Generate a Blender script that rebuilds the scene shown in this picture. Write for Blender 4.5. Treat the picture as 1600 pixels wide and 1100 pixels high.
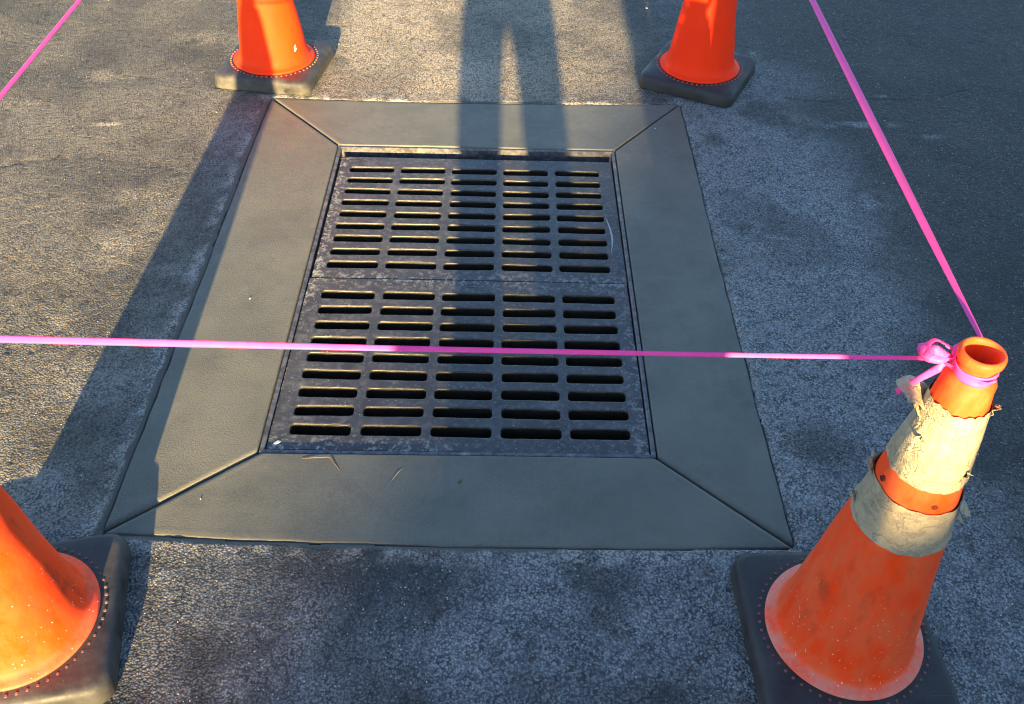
import bpy, bmesh, math, random
import numpy as np
from mathutils import Vector, Matrix

for o in list(bpy.data.objects): bpy.data.objects.remove(o)
SC = bpy.context.scene
COL = SC.collection
rnd = random.Random(7)
RNG = np.random.default_rng(11)

# ---------------------------------------------------------------- camera
cam_data = bpy.data.cameras.new('camera'); cam = bpy.data.objects.new('camera', cam_data); COL.objects.link(cam)
CR = [[0.9997535, -0.0185712, -0.0121661], [0.0039469, 0.6879300, -0.7257663], [0.0218477, 0.7255394, 0.6878337]]
m = Matrix.Identity(4)
for i in range(3):
    for j in range(3): m[i][j] = CR[i][j]
m[0][3], m[1][3], m[2][3] = 0.0858, -1.8781, 1.4937
cam.matrix_world = m
cam_data.sensor_width = 36; cam_data.lens = 1448.2 / 1600 * 36
cam_data.clip_start = .02; cam_data.clip_end = 500
SC.camera = cam

# ---------------------------------------------------------------- light
ELEV, AZ = 11.5, 0.0           # the sun stands low straight behind the photographer
world = bpy.data.worlds.new('World'); SC.world = world; world.use_nodes = True
wn = world.node_tree; wn.nodes.clear()
sky = wn.nodes.new('ShaderNodeTexSky'); sky.sky_type = 'NISHITA'; sky.sun_disc = False
sky.sun_elevation = math.radians(ELEV); sky.sun_rotation = math.radians(180 + AZ)
sky.air_density = 1.0; sky.dust_density = .6; sky.ozone_density = 2.7
bg = wn.nodes.new('ShaderNodeBackground'); bg.inputs[1].default_value = .078
wo = wn.nodes.new('ShaderNodeOutputWorld')
wn.links.new(sky.outputs[0], bg.inputs[0]); wn.links.new(bg.outputs[0], wo.inputs[0])
sd = bpy.data.lights.new('sun', 'SUN'); sun = bpy.data.objects.new('sun', sd); COL.objects.link(sun)
sd.energy = 5.0; sd.angle = math.radians(.55); sd.color = (1.0, .71, .32)
a, e = math.radians(AZ), math.radians(ELEV)
sdir = Vector((math.sin(a) * math.cos(e), math.cos(a) * math.cos(e), -math.sin(e)))
sun.rotation_euler = sdir.to_track_quat('-Z', 'Y').to_euler(); sun.location = (0, -6, 6)
vs = SC.view_settings
vs.view_transform = 'Standard'; vs.look = 'None'; vs.gamma = 1; vs.use_curve_mapping = False
vs.exposure = 2.8
SC.render.filter_size = 1.1
try: SC.cycles.filter_width = 1.1
except Exception: pass

# ---------------------------------------------------------------- helpers
def mesh(name, V, F, mat=None, parent=None, smooth=True, loc=None):
    me = bpy.data.meshes.new(name)
    V = np.asarray(V, dtype=np.float64)
    if isinstance(F, np.ndarray):
        n, k = F.shape
        me.vertices.add(len(V)); me.vertices.foreach_set('co', V.astype(np.float32).ravel())
        me.loops.add(n * k); me.loops.foreach_set('vertex_index', F.astype(np.int32).ravel())
        me.polygons.add(n); me.polygons.foreach_set('loop_start', np.arange(0, n * k, k, dtype=np.int32))
        me.update(calc_edges=True)
    else:
        me.from_pydata([tuple(v) for v in V], [], F)
        me.update()
    me.polygons.foreach_set('use_smooth', [smooth] * len(me.polygons))
    o = bpy.data.objects.new(name, me); COL.objects.link(o)
    if mat: me.materials.append(mat)
    if parent: o.parent = parent
    if loc: o.location = loc
    return o

def from_bm(name, bm, mat=None, parent=None, smooth=False):
    me = bpy.data.meshes.new(name); bmesh.ops.recalc_face_normals(bm, faces=bm.faces)
    bm.to_mesh(me); bm.free()
    me.polygons.foreach_set('use_smooth', [smooth] * len(me.polygons))
    o = bpy.data.objects.new(name, me); COL.objects.link(o)
    if mat: me.materials.append(mat)
    if parent: o.parent = parent
    return o

def tag(o, label=None, cat=None, group=None, kind=None):
    if label: o['label'] = label
    if cat: o['category'] = cat
    if group: o['group'] = group
    if kind: o['kind'] = kind
    return o

def thing(name, label, cat, loc=(0, 0, 0), rz=0, group=None):
    o = bpy.data.objects.new(name, None); COL.objects.link(o); o.empty_display_size = .1
    o.location = loc; o.rotation_euler = (0, 0, rz)
    return tag(o, label, cat, group)

def box(bm, x0, x1, y0, y1, z0, z1):
    r = bmesh.ops.create_cube(bm, size=1)
    bmesh.ops.scale(bm, vec=(x1 - x0, y1 - y0, z1 - z0), verts=r['verts'])
    bmesh.ops.translate(bm, vec=((x0 + x1) / 2, (y0 + y1) / 2, (z0 + z1) / 2), verts=r['verts'])

def vnoise(x, y, cell, seed):
    """smooth value noise in 0..1 for arrays x, y"""
    r = np.random.default_rng(seed); N = 512; g = r.random((N, N)).astype(np.float32)
    u = x / cell + 1000.3; w = y / cell + 2000.7
    i = np.floor(u).astype(np.int64); j = np.floor(w).astype(np.int64)
    fu = (u - i); fw = (w - j); fu = fu * fu * (3 - 2 * fu); fw = fw * fw * (3 - 2 * fw)
    i %= N; j %= N; i1 = (i + 1) % N; j1 = (j + 1) % N
    return (g[i, j] * (1 - fu) + g[i1, j] * fu) * (1 - fw) + (g[i, j1] * (1 - fu) + g[i1, j1] * fu) * fw

def fbm(x, y, cell, seed, octv=4, gain=.5):
    t = 0; a = 1; s = 0
    for k in range(octv):
        c_, s_ = math.cos(k * .7), math.sin(k * .7)
        t = t + a * vnoise(x * c_ - y * s_, x * s_ + y * c_, cell / 2 ** k, seed + k); s += a; a *= gain
    return t / s

def ss(a, b, x):
    t = np.clip((x - a) / (b - a), 0, 1); return t * t * (3 - 2 * t)

class NT:
    """tiny node-tree writer"""
    def __init__(s, name):
        s.m = bpy.data.materials.new(name); s.m.use_nodes = True; s.t = s.m.node_tree; s.t.nodes.clear()
        s.out = s.n('ShaderNodeOutputMaterial')
    def n(s, typ, **kw):
        x = s.t.nodes.new(typ)
        for k, v in kw.items(): setattr(x, k, v)
        return x
    def put(s, sock, v):
        if v is None: return
        if hasattr(v, 'is_output') or isinstance(v, bpy.types.NodeSocket): s.t.links.new(v, sock)
        else:
            if sock.type == 'RGBA' and len(v) == 3: v = (*v, 1)
            sock.default_value = v
    def pos(s):
        g = s.n('ShaderNodeNewGeometry'); return g.outputs['Position']
    def obj(s):
        g = s.n('ShaderNodeTexCoord'); return g.outputs['Object']
    def scaled(s, v, sc, off=(0, 0, 0)):
        x = s.n('ShaderNodeMapping'); s.put(x.inputs[0], v); x.inputs['Scale'].default_value = sc; x.inputs['Location'].default_value = off
        return x.outputs[0]
    def noise(s, v, scale, detail=3, rough=.55, col=False):
        x = s.n('ShaderNodeTexNoise'); s.put(x.inputs['Vector'], v); x.inputs['Scale'].default_value = scale
        x.inputs['Detail'].default_value = detail; x.inputs['Roughness'].default_value = rough
        return x.outputs['Color' if col else 'Fac']
    def voro(s, v, scale, out='Distance', feat='F1', rand=1):
        x = s.n('ShaderNodeTexVoronoi'); x.feature = feat; s.put(x.inputs['Vector'], v); x.inputs['Scale'].default_value = scale
        x.inputs['Randomness'].default_value = rand
        return x.outputs[out]
    def ramp(s, v, a, b, lo=0., hi=1.):
        x = s.n('ShaderNodeMapRange'); x.interpolation_type = 'SMOOTHSTEP'; s.put(x.inputs[0], v)
        x.inputs[1].default_value = a; x.inputs[2].default_value = b; x.inputs[3].default_value = lo; x.inputs[4].default_value = hi
        return x.outputs[0]
    def math(s, op, a, b=None, clamp=False):
        x = s.n('ShaderNodeMath'); x.operation = op; x.use_clamp = clamp; s.put(x.inputs[0], a); s.put(x.inputs[1], b)
        return x.outputs[0]
    def mix(s, f, a, b, mode='MIX'):
        x = s.n('ShaderNodeMix'); x.data_type = 'RGBA'; x.blend_type = mode; s.put(x.inputs[0], f); s.put(x.inputs[6], a); s.put(x.inputs[7], b)
        return x.outputs[2]
    def attr(s, name):
        x = s.n('ShaderNodeAttribute'); x.attribute_name = name; return x.outputs['Fac']
    def sep(s, v):
        x = s.n('ShaderNodeSeparateXYZ'); s.put(x.inputs[0], v); return x.outputs
    def bump(s, h, dist, strength=1, nrm=None):
        x = s.n('ShaderNodeBump'); s.put(x.inputs['Height'], h); x.inputs['Distance'].default_value = dist
        x.inputs['Strength'].default_value = strength
        if nrm is not None: s.put(x.inputs['Normal'], nrm)
        return x.outputs[0]
    def bsdf(s, col, rough=.6, metal=0, nrm=None, spec=.5, **kw):
        x = s.n('ShaderNodeBsdfPrincipled'); s.put(x.inputs['Base Color'], col); s.put(x.inputs['Roughness'], rough)
        s.put(x.inputs['Metallic'], metal); s.put(x.inputs['Specular IOR Level'], spec)
        if nrm is not None: s.put(x.inputs['Normal'], nrm)
        for k, v in kw.items(): s.put(x.inputs[k], v)
        s.t.links.new(x.outputs[0], s.out.inputs[0]); s.last = x
        return s.m

def flat_mat(name, col, rough=.6, metal=0, var=.15, scale=40):
    t = NT(name); n = t.noise(t.obj(), scale, 4)
    c2 = tuple(c * (1 - var) for c in col)
    return t.bsdf(t.mix(n, c2, tuple(min(1, c * (1 + var)) for c in col)), rough, metal)

# ---------------------------------------------------------------- materials of the ground
def asphalt_material():
    t = NT('asphalt'); p = t.pos()
    dust = t.attr('dust'); hgt = t.attr('grain'); pale = t.attr('pale')
    fine = t.noise(p, 420, 3, .6); mid = t.noise(p, 150, 3, .6); big = t.noise(p, 3.2, 4, .55)
    chips = t.voro(p, 210, 'Color')
    chip = t.sep(chips)[0]
    warp = t.n('ShaderNodeVectorMath'); warp.operation = 'MULTIPLY_ADD'
    t.put(warp.inputs[0], t.noise(p, 260, 2, .5, True)); warp.inputs[1].default_value = (.003, .003, .003); t.put(warp.inputs[2], p)
    wp = warp.outputs[0]
    st = t.voro(wp, 215, 'Distance', 'F1'); st2 = t.voro(wp, 120, 'Distance', 'F1')
    stone = t.math('SUBTRACT', 1.0, t.math('ADD', t.math('MULTIPLY', st, .9), t.math('MULTIPLY', st2, .35)))   # high on the stones
    base = t.mix(t.ramp(big, .3, .7), (.013, .015, .018), (.024, .026, .030))
    base = t.mix(t.ramp(mid, .45, .70, 0, .45), base, (.066, .070, .073))
    base = t.mix(t.ramp(chip, .86, .97, 0, .6), base, (.13, .13, .125))
    base = t.mix(t.math('MULTIPLY', pale, .75), base, (.19, .170, .128))
    base = t.mix(t.math('MULTIPLY', t.attr('sand'), t.ramp(stone, .15, .55, .5, 1)), base, (.48, .41, .29))  # dust tone with sunlit warmth in its colour
    # cement dust holds in the hollows and on some grains
    flake = t.ramp(t.noise(p, 175, 6, .8), .50, .58)
    sp = t.math('MULTIPLY', t.math('MAXIMUM', flake, t.ramp(t.noise(p, 330, 3, .7), .42, .64, 0, .7)), t.ramp(stone, .15, .6, .45, 1))
    sp2 = t.math('ADD', t.math('MULTIPLY', sp, .7), .3)
    dm = t.math('MULTIPLY', dust, sp2, True)
    base = t.mix(dm, base, (.33, .34, .345))
    # sparse white specks of spilled mortar
    vd = t.voro(p, 46, 'Distance'); vc = t.sep(t.voro(p, 46, 'Color'))
    speck = t.math('MULTIPLY', t.ramp(vd, .06, .10, 1, 0), t.ramp(vc[1], .76, .78))
    vd2 = t.voro(p, 130, 'Distance'); vc2 = t.sep(t.voro(p, 130, 'Color'))
    speck2 = t.math('MULTIPLY', t.ramp(vd2, .16, .24, 1, 0), t.ramp(vc2[1], .82, .83))
    speck = t.math('MAXIMUM', speck, speck2)
    speck = t.math('MULTIPLY', speck, t.ramp(t.noise(p, 6, 4, .7), .38, .60, .1, 1))
    base = t.mix(t.math('MULTIPLY', speck, .9), base, (.50, .50, .48))
    # hollows between the stones: darker bitumen with their self-shadow painted in
    base = t.mix(t.ramp(hgt, .0, .35, .35, 0), base, (.012, .013, .015), 'MIX')
    pm = t.ramp(t.noise(p, 28, 4, .65), .3, .7, .35, .85)
    base = t.mix(t.math('MULTIPLY', t.ramp(stone, .18, .50, 1, 0), pm), base, (.010, .011, .013), 'MIX')
    smr = t.attr('smear')
    base = t.mix(t.math('MULTIPLY', smr, t.ramp(mid, .2, .5, .7, 1)), base, (.070, .070, .060))
    crack = t.attr('crack')
    base = t.mix(t.math('MULTIPLY', crack, .6), base, (.006, .006, .007))
    h = t.math('ADD', t.math('MULTIPLY', fine, .35), t.math('MULTIPLY', stone, 1.0))
    h = t.math('ADD', h, t.math('MULTIPLY', mid, .5))
    h = t.math('MULTIPLY', h, t.ramp(smr, 0, 1, 1, .25))
    nb = t.bump(h, .0027, 1.0)
    return t.bsdf(base, t.ramp(fine, .2, .8, .55, .9), 0, nb, .35)

def concrete_material():
    t = NT('fresh_concrete'); p = t.pos(); rough = t.attr('coarse'); lip = t.attr('lip')
    big = t.noise(p, 5, 5, .6); mid = t.noise(p, 60, 4, .6); fine = t.noise(p, 330, 3, .6)
    brushed = t.noise(t.scaled(p, (25, 260, 25)), 1, 3)
    c = t.mix(t.ramp(big, .3, .7), (.090, .091, .072), (.124, .122, .096))
    c = t.mix(t.ramp(mid, .5, .8, 0, .30), c, (.16, .16, .14))
    c = t.mix(t.ramp(t.noise(p, 9, 6, .75), .48, .75, 0, .55), c, (.062, .062, .054))
    sandg = t.noise(p, 520, 2, .7)
    c = t.mix(t.ramp(sandg, .54, .70, 0, .55), c, (.21, .20, .17)); c = t.mix(t.ramp(sandg, .46, .32, 0, .5), c, (.05, .052, .047))
    c = t.mix(t.ramp(t.noise(t.scaled(p, (3, 14, 3)), 1, 5, .7), .55, .75, 0, .35), c, (.155, .15, .128))
    vd = t.voro(p, 30, 'Distance'); vc = t.sep(t.voro(p, 30, 'Color'))
    pit = t.math('MULTIPLY', t.ramp(vd, .035, .06, 1, 0), t.ramp(vc[0], .90, .92))
    c = t.mix(pit, c, (.025, .027, .025))
    c = t.mix(t.math('MULTIPLY', lip, .5), c, (.055, .058, .052))
    h = t.math('ADD', t.math('MULTIPLY', fine, .55), t.math('MULTIPLY', t.math('MULTIPLY', t.noise(p, 230, 4, .7), t.math('POWER', rough, 1.5)), 1.8))
    h = t.math('ADD', h, t.math('MULTIPLY', brushed, .10))
    h = t.math('SUBTRACT', h, t.math('MULTIPLY', pit, .7))
    return t.bsdf(c, t.ramp(mid, .3, .7, .48, .68), 0, t.bump(h, .0016, .55), .35)

def iron_material():
    t = NT('cast_iron'); p = t.pos()
    big = t.noise(p, 7, 5, .65); mid = t.noise(p, 45, 5, .65); fine = t.noise(p, 300, 3)
    c = t.mix(t.ramp(big, .3, .7), (.025, .025, .027), (.043, .042, .045))
    c = t.mix(t.ramp(mid, .45, .75, 0, .5), c, (.078, .078, .084))
    # dried cement film and dust, in clouds and thin scrapes
    film = t.math('MULTIPLY', t.ramp(t.noise(t.scaled(p, (1, 1.6, 1), (3, 1, 0)), 9, 6, .68), .52, .72), t.ramp(mid, .3, .65))
    c = t.mix(t.math('MULTIPLY', film, .42), c, (.20, .21, .23))
    scr = t.ramp(t.noise(t.scaled(p, (6, 90, 6), (0, 2, 0)), 1, 4, .7), .64, .74)
    c = t.mix(t.math('MULTIPLY', scr, .30), c, (.26, .28, .30))
    edge = t.attr('splat')
    spl = t.math('MULTIPLY', edge, t.ramp(t.noise(p, 75, 5, .75), .50, .60))
    c = t.mix(spl, c, (.40, .39, .35))
    dot = t.math('MULTIPLY', t.ramp(t.voro(p, 120, 'Distance'), .12, .2, 1, 0), t.ramp(t.sep(t.voro(p, 120, 'Color'))[2], .93, .95))
    c = t.mix(t.math('MULTIPLY', dot, .7), c, (.38, .38, .35))
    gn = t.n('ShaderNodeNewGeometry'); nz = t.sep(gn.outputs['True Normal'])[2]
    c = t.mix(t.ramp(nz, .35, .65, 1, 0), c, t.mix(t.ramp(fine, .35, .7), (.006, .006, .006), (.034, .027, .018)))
    h = t.math('ADD', t.math('MULTIPLY', fine, .3), mid)
    h = t.math('ADD', h, t.math('MULTIPLY', spl, .5))
    rgh = t.math('ADD', t.ramp(mid, .3, .7, .42, .62), t.math('MULTIPLY', t.math('MAXIMUM', film, spl), .3), True)
    return t.bsdf(c, rgh, .12, t.bump(h, .0012, .5), .5)

def steel_material():
    t = NT('frame_steel'); p = t.pos()
    mid = t.noise(p, 60, 5, .65)
    c = t.mix(t.ramp(mid, .35, .65), (.055, .055, .065), (.13, .13, .14))
    c = t.mix(t.ramp(t.noise(p, 22, 4, .7), .55, .7, 0, .7), c, (.30, .27, .21))
    return t.bsdf(c, .45, .4, t.bump(mid, .001, .5))

def rubber_material(seed, dusty=.4):
    t = NT('black_rubber'); p = t.scaled(t.obj(), (1, 1, 1), (seed * 3.1, seed * 1.7, 0))
    n = t.noise(p, 18, 6, .7); f = t.noise(p, 160, 3)
    c = t.mix(t.ramp(n, .3, .75), (.013, .013, .015), (.034, .033, .036))
    c = t.mix(t.math('MULTIPLY', t.ramp(t.noise(p, 8, 6, .75), .42, .72), dusty), c, (.15, .145, .13))
    st = t.ramp(t.sep(t.obj())[2], .0, .034, .45 if dusty > .3 else .15, 0)
    c = t.mix(t.math('MULTIPLY', st, t.ramp(n, .3, .6)), c, (.16, .15, .12))
    dot = t.math('MULTIPLY', t.ramp(t.voro(p, 60, 'Distance'), .07, .12, 1, 0), t.ramp(t.sep(t.voro(p, 60, 'Color'))[2], .92, .94))
    c = t.mix(t.math('MULTIPLY', dot, .8), c, (.5, .5, .47))
    sc = t.ramp(t.noise(t.scaled(p, (8, 90, 30)), 1, 3), .66, .72)
    h = t.math('SUBTRACT', t.math('ADD', n, t.math('MULTIPLY', f, .2)), t.math('MULTIPLY', sc, .4))
    return t.bsdf(c, t.ramp(n, .3, .7, .5, .75), 0, t.bump(h, .002, .5), .4)

def orange_material(seed, col, fade=.3, dirt=.3, specks=.0, rimfade=.5, gloss=.38):
    t = NT('orange_vinyl'); o = t.obj(); p = t.scaled(o, (1, 1, 1), (seed * 3.1, seed * 1.7, seed))
    z = t.sep(o)[2]
    n = t.noise(p, 9, 5, .65); n2 = t.noise(t.scaled(p, (1, 1, .45)), 22, 6, .72)
    c = t.mix(t.math('MULTIPLY', t.ramp(n, .3, .75), .35), col, (col[0] * .88, col[1] * .62, col[2] * .7 + .003))
    c = t.mix(t.math('MULTIPLY', t.ramp(n2, .28, .66), fade), c, (.72, .125, .042))
    # black scuffs and wipes
    st_ = t.noise(t.scaled(p, (26, 26, 4.5), (0, 4, 0)), 1, 5, .65); cl_ = t.noise(p, 19, 5, .7)
    sc = t.math('MULTIPLY', t.ramp(st_, .48, .68), t.ramp(cl_, .42, .68, .1, 1))
    c = t.mix(t.math('MULTIPLY', sc, dirt), c, (.26, .050, .022))
    sc2 = t.ramp(t.noise(t.scaled(p, (60, 60, 190)), 1, 3, .7), .70, .78)
    c = t.mix(t.math('MULTIPLY', sc2, dirt * .8), c, (.06, .025, .018))
    # chalky worn foot
    rf = t.math('MULTIPLY', t.ramp(z, .051, .068, 1, 0), t.ramp(n2, .30, .62, .15, 1))
    c = t.mix(t.math('MULTIPLY', rf, rimfade), c, (.62, .30, .25))
    vd = t.voro(p, 70, 'Distance'); vc = t.sep(t.voro(p, 70, 'Color'))
    d1 = t.math('MULTIPLY', t.ramp(vd, .05, .11, 1, 0), t.ramp(vc[0], 1 - .35 * specks, 1.0 - .33 * specks))
    vd = t.voro(p, 190, 'Distance'); vc = t.sep(t.voro(p, 190, 'Color'))
    d2 = t.math('MULTIPLY', t.ramp(vd, .16, .26, 1, 0), t.ramp(vc[0], 1 - .14 * specks, 1.0 - .13 * specks))
    dd = t.math('MULTIPLY', t.math('MAXIMUM', d1, d2), t.math('MULTIPLY', t.ramp(z, .36, .12, 0, 1), t.ramp(n, .35, .6)) if specks else 0.0)
    c = t.mix(t.math('MULTIPLY', dd, .8), c, (.80, .66, .58))
    h = t.math('ADD', n2, t.math('MULTIPLY', dd, .4))
    mm = t.bsdf(c, t.ramp(n2, .3, .7, gloss, gloss + .25), 0, t.bump(h, .0012, .35), .16)
    t.last.inputs['Subsurface Weight'].default_value = .05
    t.last.inputs['Subsurface Radius'].default_value = (.02, .006, .002)
    t.last.inputs['Subsurface Scale'].default_value = .3
    return mm

def sheeting_material(seed):
    t = NT('reflective_sheeting'); o = t.obj(); p = t.scaled(o, (1, 1, 1), (seed, seed * 2, 0))
    n = t.noise(p, 26, 6, .7); n2 = t.noise(t.scaled(p, (1, 1, 2.4)), 45, 5, .7)
    c = t.mix(t.ramp(n, .3, .7), (.42, .355, .225), (.31, .255, .15))  # cream base; the sun's yellow is put into the sheeting colour
    c = t.mix(t.ramp(n2, .55, .75, 0, .7), c, (.50, .45, .33))
    c = t.mix(t.ramp(t.noise(p, 14, 6, .8), .60, .68, 0, .6), c, (.30, .27, .27))
    wr = t.math('ABSOLUTE', t.math('SUBTRACT', t.noise(t.scaled(p, (1, 1, 1.6)), 17, 5, .65), .5))
    c = t.mix(t.ramp(wr, .0, .014, .6, 0), c, (.22, .19, .18))
    # honeycomb cells of the sheeting
    vd = t.voro(t.scaled(p, (1, 1, 1)), 150, 'Distance', 'DISTANCE_TO_EDGE')
    c = t.mix(t.ramp(vd, .05, .12, .35, 0), c, (.38, .33, .25))
    h = t.math('ADD', t.math('MULTIPLY', n2, 1.2), t.math('MULTIPLY', t.ramp(vd, .03, .12), .25))
    h = t.math('ADD', h, t.math('MULTIPLY', t.ramp(wr, 0, .03), .8))
    return t.bsdf(c, .5, 0, t.bump(h, .003, .7), .4)

def tape_material():
    t = NT('pink_flagging_tape'); o = t.pos()
    n = t.noise(o, 60, 3)
    c = t.mix(n, (.95, .08, .40), (1.0, .13, .48))
    x = t.n('ShaderNodeBsdfPrincipled'); t.put(x.inputs['Base Color'], c); x.inputs['Roughness'].default_value = .5; x.inputs['Specular IOR Level'].default_value = .3
    tr = t.n('ShaderNodeBsdfTranslucent'); t.put(tr.inputs[0], (1, .07, .46))
    mx = t.n('ShaderNodeMixShader'); mx.inputs[0].default_value = .35
    t.t.links.new(x.outputs[0], mx.inputs[1]); t.t.links.new(tr.outputs[0], mx.inputs[2]); t.t.links.new(mx.outputs[0], t.out.inputs[0])
    return t.m

M_ASPHALT = asphalt_material(); M_CONC = concrete_material(); M_IRON = iron_material(); M_STEEL = steel_material()
M_TAPE = tape_material()
M_PIT = flat_mat('pit_brick', (.05, .048, .045), .9)
M_STUD = flat_mat('orange_stud', (.50, .09, .04), .6, var=.5); M_STUD2 = flat_mat('worn_stud', (.17, .07, .05), .7, var=.7, scale=25)

# ---------------------------------------------------------------- outlines of the concrete collar
IN = [(-.4215, .602), (.4245, .605), (.4205, -.6175), (-.4195, -.6215)]      # far left, far right, near right, near left
OUT = [(-.675, .882), (.656, .896), (.663, -.838), (-.677, -.829)]
def _n1(t, seed, cell=.05): return (vnoise(np.asarray(t, float), np.zeros_like(np.asarray(t, float)) + seed, cell, seed) - .5)
def o_top(x):  return .882 + (x + .675) / 1.331 * .014 - .016 * np.clip(1 - (x / .66) ** 2, 0, 1) + .004 * _n1(x, 3)
def o_bot(x):  return -.829 - (x + .677) / 1.34 * .009 - .013 * np.clip(1 - (x / .67) ** 2, 0, 1) + .004 * _n1(x, 4)
def o_left(y): return -.675 - .002 * np.sin(y * 3) + .004 * _n1(y, 5)
def o_right(y): return .6595 - .003 * np.cos(y * 2.4) + .004 * _n1(y, 6)

# ---------------------------------------------------------------- asphalt: one sheet out to the horizon, finely relieved near the drain
def build_asphalt():
    x0, x1, y0, y1 = -2.10, 2.40, -1.80, 2.40
    st = .0052
    nx = int((x1 - x0) / st) + 1; ny = int((y1 - y0) / st) + 1
    xs = np.linspace(x0, x1, nx); ys = np.linspace(y0, y1, ny)
    X, Y = np.meshgrid(xs, ys, indexing='ij')
    # jitter for irregular stones
    JX = X + (RNG.random(X.shape) - .5) * st * .5; JY = Y + (RNG.random(X.shape) - .5) * st * .5
    g1 = vnoise(JX, JY, .0105, 21); g2 = vnoise(JX * .8 + JY * .6, -JX * .6 + JY * .8, .0065, 22); g3 = vnoise(JX, JY, .024, 23)
    grain = .5 * g1 + .32 * g2 + .18 * g3
    smooth = fbm(X, Y, .5, 31, 3)                       # smoother, sealed areas and open ones
    amp = .0015 * (.75 + .6 * smooth) * (1 - .45 * ss(.55, 1.2, X) )
    lumps = fbm(X, Y, .16, 41, 3) - .5
    grain_c = np.clip(ss(.22, .78, grain), 0, 1)
    Z = .0015 + amp * (grain_c - .75) + .0045 * lumps
    pits = ss(.70, .80, vnoise(JX, JY, .019, 51)) * ss(.45, .6, fbm(X, Y, .3, 52, 2))
    Z -= .0008 * pits
    # cracks
    crack = np.zeros_like(X)
    paths = [[(-1.84, .40), (-1.6, .37), (-1.38, .435), (-1.28, .48), (-1.157, .496), (-1.018, .473), (-.96, .45), (-.915, .455)],
             [(1.0, .955), (1.15, .931), (1.25, .958), (1.351, .962), (1.5, .956), (1.60, 1.01), (1.70, 1.06)],
             [(-1.05, .62), (-1.00, .60), (-.975, .56)], [(.28, 1.12), (.36, 1.13), (.42, 1.10), (.47, 1.14)],
             [(.02, -.985), (.09, -1.01), (.15, -1.0), (.21, -1.03)]]
    for k, P in enumerate(paths):
        for (ax, ay), (bx, by) in zip(P[:-1], P[1:]):
            sel = (X > min(ax, bx) - .04) & (X < max(ax, bx) + .04) & (Y > min(ay, by) - .04) & (Y < max(ay, by) + .04)
            px, py = X[sel], Y[sel]
            wob = .014 * (fbm(px, py, .05, 61 + k, 3) - .5)
            L2 = (bx - ax) ** 2 + (by - ay) ** 2
            tt = np.clip(((px - ax) * (bx - ax) + (py - ay) * (by - ay)) / L2, 0, 1)
            d = np.hypot(px - ax - tt * (bx - ax) + wob, py - ay - tt * (by - ay) + wob)
            w = .0045 if k < 2 else .003
            crack[sel] = np.maximum(crack[sel], ss(w, w * .4, d) if False else np.clip(1 - d / w, 0, 1))
    Z -= .0022 * crack
    # cement dust: clouds, smears beside the slab, spilt patches
    dx = np.maximum(np.maximum(o_left(Y) - X, X - o_right(Y)), 0); dy = np.maximum(np.maximum(o_bot(X) - Y, Y - o_top(X)), 0)
    D = np.hypot(dx, dy)
    cl = fbm(X, Y, .42, 71, 5, .55); cl2 = fbm(X, Y, .16, 72, 5, .5)
    dust = .60 * ss(.36, .66, cl) * ss(.28, .66, cl2)
    side = ss(.75, .05, D); leftside = ss(-.66, -.72, X) * ss(-.98, -.80, X)
    right = ss(.60, .70, X) * ss(1.28, .82, X)
    front = ss(-.80, -.90, Y)
    dust *= .20 + 1.25 * np.maximum(right * .95, front * .8) + .28 * ss(.6, .1, D)
    dust += right * (.12 + .34 * ss(.22, .60, cl2)) * ss(1.3, .3, np.abs(Y - .1)) + front * .30 * ss(.36, .60, cl2)
    dust = dust + right * .10; dust *= 1 - .75 * ss(1.05, 1.5, X)
    rim = ss(.055, .014, D) * ss(.30, .62, fbm(X, Y, .035, 73, 3))
    dust += leftside * .42 * ss(.35, .62, cl2) * ss(.35, .6, fbm(X, Y, .2, 74, 3))
    dust *= 1 - .72 * ss(-.05, -.38, X) * front * ss(-1.25, -.9, Y)
    dust += .16 * front * (.6 + .4 * cl2) + .10 * right
    dust += .65 * rim
    def blob(cx, cy, rx, ry, ang, s, seed):
        ca, sa = math.cos(ang), math.sin(ang)
        u = ((X - cx) * ca + (Y - cy) * sa) / rx; v = (-(X - cx) * sa + (Y - cy) * ca) / ry
        return s * ss(1.1, .2, np.hypot(u, v)) * ss(.30, .62, fbm(X, Y, .05, seed, 4, .6))
    for b in [(1.22, .785, .17, .028, .05, .95, 81), (1.05, .805, .06, .05, 0, .8, 82), (1.13, .35, .09, .05, .5, .7, 83), (.94, 1.27, .07, .05, .2, .6, 84),
              (.80, .86, .06, .03, 0, .6, 85), (1.45, .72, .08, .02, 0, .6, 86), (1.35, .98, .03, .012, 0, .8, 87), (-.51, -.985, .02, .06, .1, .9, 88),
              (-.53, -.93, .025, .02, .1, .9, 88), (-1.15, .69, .05, .014, .25, .9, 89), (-1.28, .66, .04, .03, 0, .4, 90), (-1.02, .25, .05, .015, .1, .5, 91), (.75, .2, .09, .25, 0, .35, 92),
              (.85, -.25, .12, .2, .2, .45, 93), (.1, -1.05, .3, .12, 0, .35, 94), (.42, -.98, .14, .1, 0, .35, 95), (-.3, -1.0, .2, .10, 0, .35, 96),
              (1.55, .3, .03, .01, 0, .7, 97), (1.3, .1, .02, .01, .4, .7, 98), (1.75, .9, .03, .01, 0, .7, 99)]:
        dust += blob(*b)
    # a wiped arc on the right
    arc = np.abs(np.hypot(X - .86, Y - .30) - .135); ang = np.arctan2(Y - .30, X - .86)
    dust += .5 * ss(.012, .002, arc) * ss(-2.6, -2.2, ang) * ss(-1.0, -1.5, ang)
    dust = np.clip(dust, 0, 1)
    pale = (.35 + .65 * ss(.32, .62, fbm(X, Y, .30, 101, 4))) * (1 - .85 * ss(.55, .95, X)) * (1 - .6 * ss(-.7, -.9, Y))  # pale patches; golden sunlight of the left side is painted into them
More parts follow.
